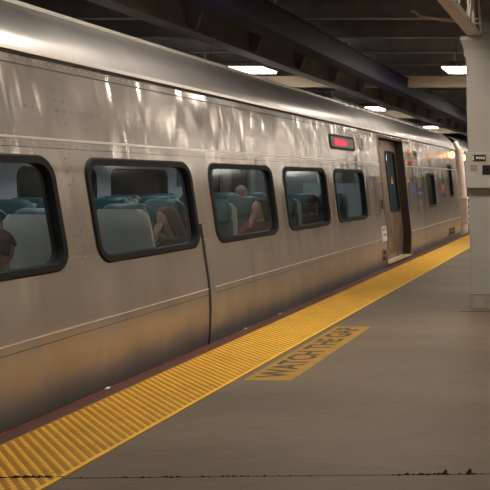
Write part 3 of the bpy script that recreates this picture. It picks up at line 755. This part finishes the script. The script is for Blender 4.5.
def person(name_label, loc, face, head_pos, head_rot, hands, top, skin, hair, hairkind, lean=0.0, hatm=None, extra=None):
    """seated figure facing local -y; loc = point on the floor under the hips"""
    root = empty('person', loc); root.rotation_euler = (0, 0, math.pi if face > 0 else 0)
    tag(root, name_label, 'person', 'passengers seated in the train')
    hp = Vector(head_pos)                                  # head centre
    pelvis = (0, .06, .44); neck = hp + Vector((0, .035, -.125)); chest = ((neck.x) * .7, neck.y * .8 + .02, neck.z - .15); waist = (neck.x * .3, .07, .58)
    sh = {s: (chest[0] + s * .165, chest[1] + .01, chest[2] + .085) for s in (-1, 1)}
    hips = {s: (s * .09, .0, .43) for s in (-1, 1)}; knee = {s: (s * .11, -.42, .46) for s in (-1, 1)}; ank = {s: (s * .11, -.40, .09) for s in (-1, 1)}; toe = {s: (s * .12, -.56, .05) for s in (-1, 1)}
    c = [[(pelvis, (.14, .11)), (waist, (.125, .09)), (chest, (.125, .075)), (tuple(neck), .048), (tuple(hp + Vector((0, .02, -.06))), .048)]]
    for s in (-1, 1):
        el, wr, fd, pn, curl = hands[s]
        c.append([(chest, .08), (sh[s], .045), (el, .036), (wr, .024)])
        c += hand_chains(wr, fd, pn, curl, s)
        c.append([(pelvis, .12), (hips[s], .085), (knee[s], .055), (ank[s], .036), (toe[s], (.035, .025))])
    me = skin_mesh(c, None, None, 'body', root)
    bm = bmesh.new(); bm.from_mesh(me)
    for f in bm.faces: f.material_index = 0; f.smooth = True
    hb = head_bm(Matrix.Translation(hp) @ head_rot.to_4x4()); tmp = bpy.data.meshes.new('t'); hb.to_mesh(tmp); hb.free(); bm.from_mesh(tmp)
    me2 = bpy.data.meshes.new('body'); bm.to_mesh(me2); bm.free()
    for mm in (skin, M['eyew'], M['iris'], M['lip']): me2.materials.append(mm)
    link('body', me2, root)
    # clothes
    tc = [[((0, .06, .46), (.155, .125)), (waist, (.14, .105)), (chest, (.175, .12)), (tuple(Vector(chest).lerp(neck, .6)), .095), (tuple(neck + Vector((0, .005, -.012))), .066)]]
    for s in (-1, 1):
        el, wr = hands[s][0], hands[s][1]; we = tuple(Vector(wr).lerp(Vector(el), .12)); tc.append([(chest, .13), (sh[s], .072), (el, .052), (we, .036)])
    me3 = skin_mesh(tc, None, None, 'top', root); me3.materials.append(top); link('sweater', me3, root, smooth='all')
    lc = [[((0, .06, .44), (.15, .12)), (hips[1], .1), (knee[1], .07), (tuple(Vector(ank[1]) + Vector((0, 0, .03))), .055)], [((0, .06, .44), .12), (hips[-1], .1), (knee[-1], .07), (tuple(Vector(ank[-1]) + Vector((0, 0, .03))), .055)]]
    me4 = skin_mesh(lc, None, None, 'trousers', root); me4.materials.append(M['cloth_blue']); link('trousers', me4, root, smooth='all')
    # hair cap / hat
    def cap(rx, ry, rz, keep, name, material, tail=0, zo=0):
        bm = bmesh.new(); bmesh.ops.create_uvsphere(bm, u_segments=28, v_segments=20, radius=1)
        dead = [v for v in bm.verts if not keep(v.co)]; bmesh.ops.delete(bm, geom=dead, context='VERTS')
        for v in bm.verts:
            x, y, z = v.co
            if tail and z < 0:
                k = -z; z = z - tail * k; x *= 1 + .25 * math.sin(k * 2.5); y = y + .12 * k; x += .05 * math.sin(9 * y + 3 * x)
            v.co = (x * rx, y * ry + .01, z * rz + zo)
        bmesh.ops.solidify(bm, geom=bm.faces[:], thickness=.008)
        bmesh.ops.transform(bm, matrix=Matrix.Translation(hp) @ head_rot.to_4x4(), verts=bm.verts)
        me = bpy.data.meshes.new(name); bm.to_mesh(me); bm.free(); me.materials.append(material); return link(name, me, root, smooth='all')
    if hairkind == 'long': cap(.092, .112, .130, lambda c: c.y > -.50 - .3 * min(0, 0) and not (c.y < -.10 and c.z < .35 and abs(c.x) < .78) and c.z > -.98, 'hair', hair, tail=1.2)
    if hairkind == 'short': cap(.083, .106, .124, lambda c: (c.z > .30 or c.y > .05) and c.z > -.55, 'hair', hair)
    if hatm:
        cap(.088, .112, .132, lambda c: c.z > .30, 'hat', hatm, zo=.004)
    if extra == 'peak':
        m = MB(); rings = []
        for k in range(9):
            a = math.radians(-60 + 15 * k); rings.append([hp + head_rot @ Vector((.082 * math.sin(a), -.088 * math.cos(a), .045)), hp + head_rot @ Vector((.085 * math.sin(a), -.088 * math.cos(a) - .07 * math.cos(a), .032)), hp + head_rot @ Vector((.085 * math.sin(a), -.088 * math.cos(a) - .07 * math.cos(a), .027)), hp + head_rot @ Vector((.082 * math.sin(a), -.088 * math.cos(a), .040))])
        m.loft(rings); m.build('cap_peak', hatm, root, smooth=True)
    return root
def rot(yaw, pitch=0, roll=0): return (Matrix.Rotation(math.radians(yaw), 3, 'Z') @ Matrix.Rotation(math.radians(pitch), 3, 'X') @ Matrix.Rotation(math.radians(roll), 3, 'Y'))
rest = {-1: ((-.23, -.05, .66), (-.10, -.26, .56), (.4, -1, -.1), (0, 0, -1), 25), 1: ((.23, -.05, .66), (.10, -.26, .56), (-.4, -1, -.1), (0, 0, -1), 25)}
CHX = .0
def chin(hp):   # hand raised to the chin, elbow on the armrest
    return ((-.20, -.17, .72), (hp[0] - .045, hp[1] - .115, hp[2] - .17), (.15, .1, 1), (.2, 1, 0), 38)
h2 = (-.04, -.20, 1.03)
person('person with long light brown hair resting cheek on hand, second window from the left', (-3.93, 7.74, 0), -1, h2, rot(-38, 22, 14), {-1: ((-.20, -.30, .74), (-.085, -.325, .88), (.15, .25, 1), (.3, 1, 0), 38), 1: rest[1]}, M['cloth_dark'], M['skin2'], M['hair_b'], 'long')
h3 = (0, -.06, 1.06)
person('person with dark hair and pink red top holding hand to chin, third window', (-3.88, 9.50, 0), -1, h3, rot(-25, 6, 0), {-1: chin(h3), 1: rest[1]}, M['cloth_red'], M['skin2'], M['hair_d'], 'long')
h4 = (0, -.04, 1.06)
person('person wearing a brown cap facing forward, fourth window from the left', (-3.92, 11.43, 0), -1, h4, rot(-10, 14, 0), rest, M['cloth_grey'], M['skin'], M['hair_d'], 'short', hatm=M['cap'], extra='peak')
h5 = (0, -.05, 1.10)
person('person with grey hair across the aisle, seen above the dark haired one', (-5.30, 12.30, 0), -1, (0, -.04, 1.20), rot(0, 5, 0), rest, M['cloth_grey'], M['skin'], M['hair_g'], 'short')
person('person in mauve knit hat and top at the left edge of the nearest window', (-3.74, 4.80, 0), 1, (0, -.26, .96), rot(10, 22, 0), rest, M['hat'], M['skin'], M['hair_d'], 'short', hatm=M['hat'])
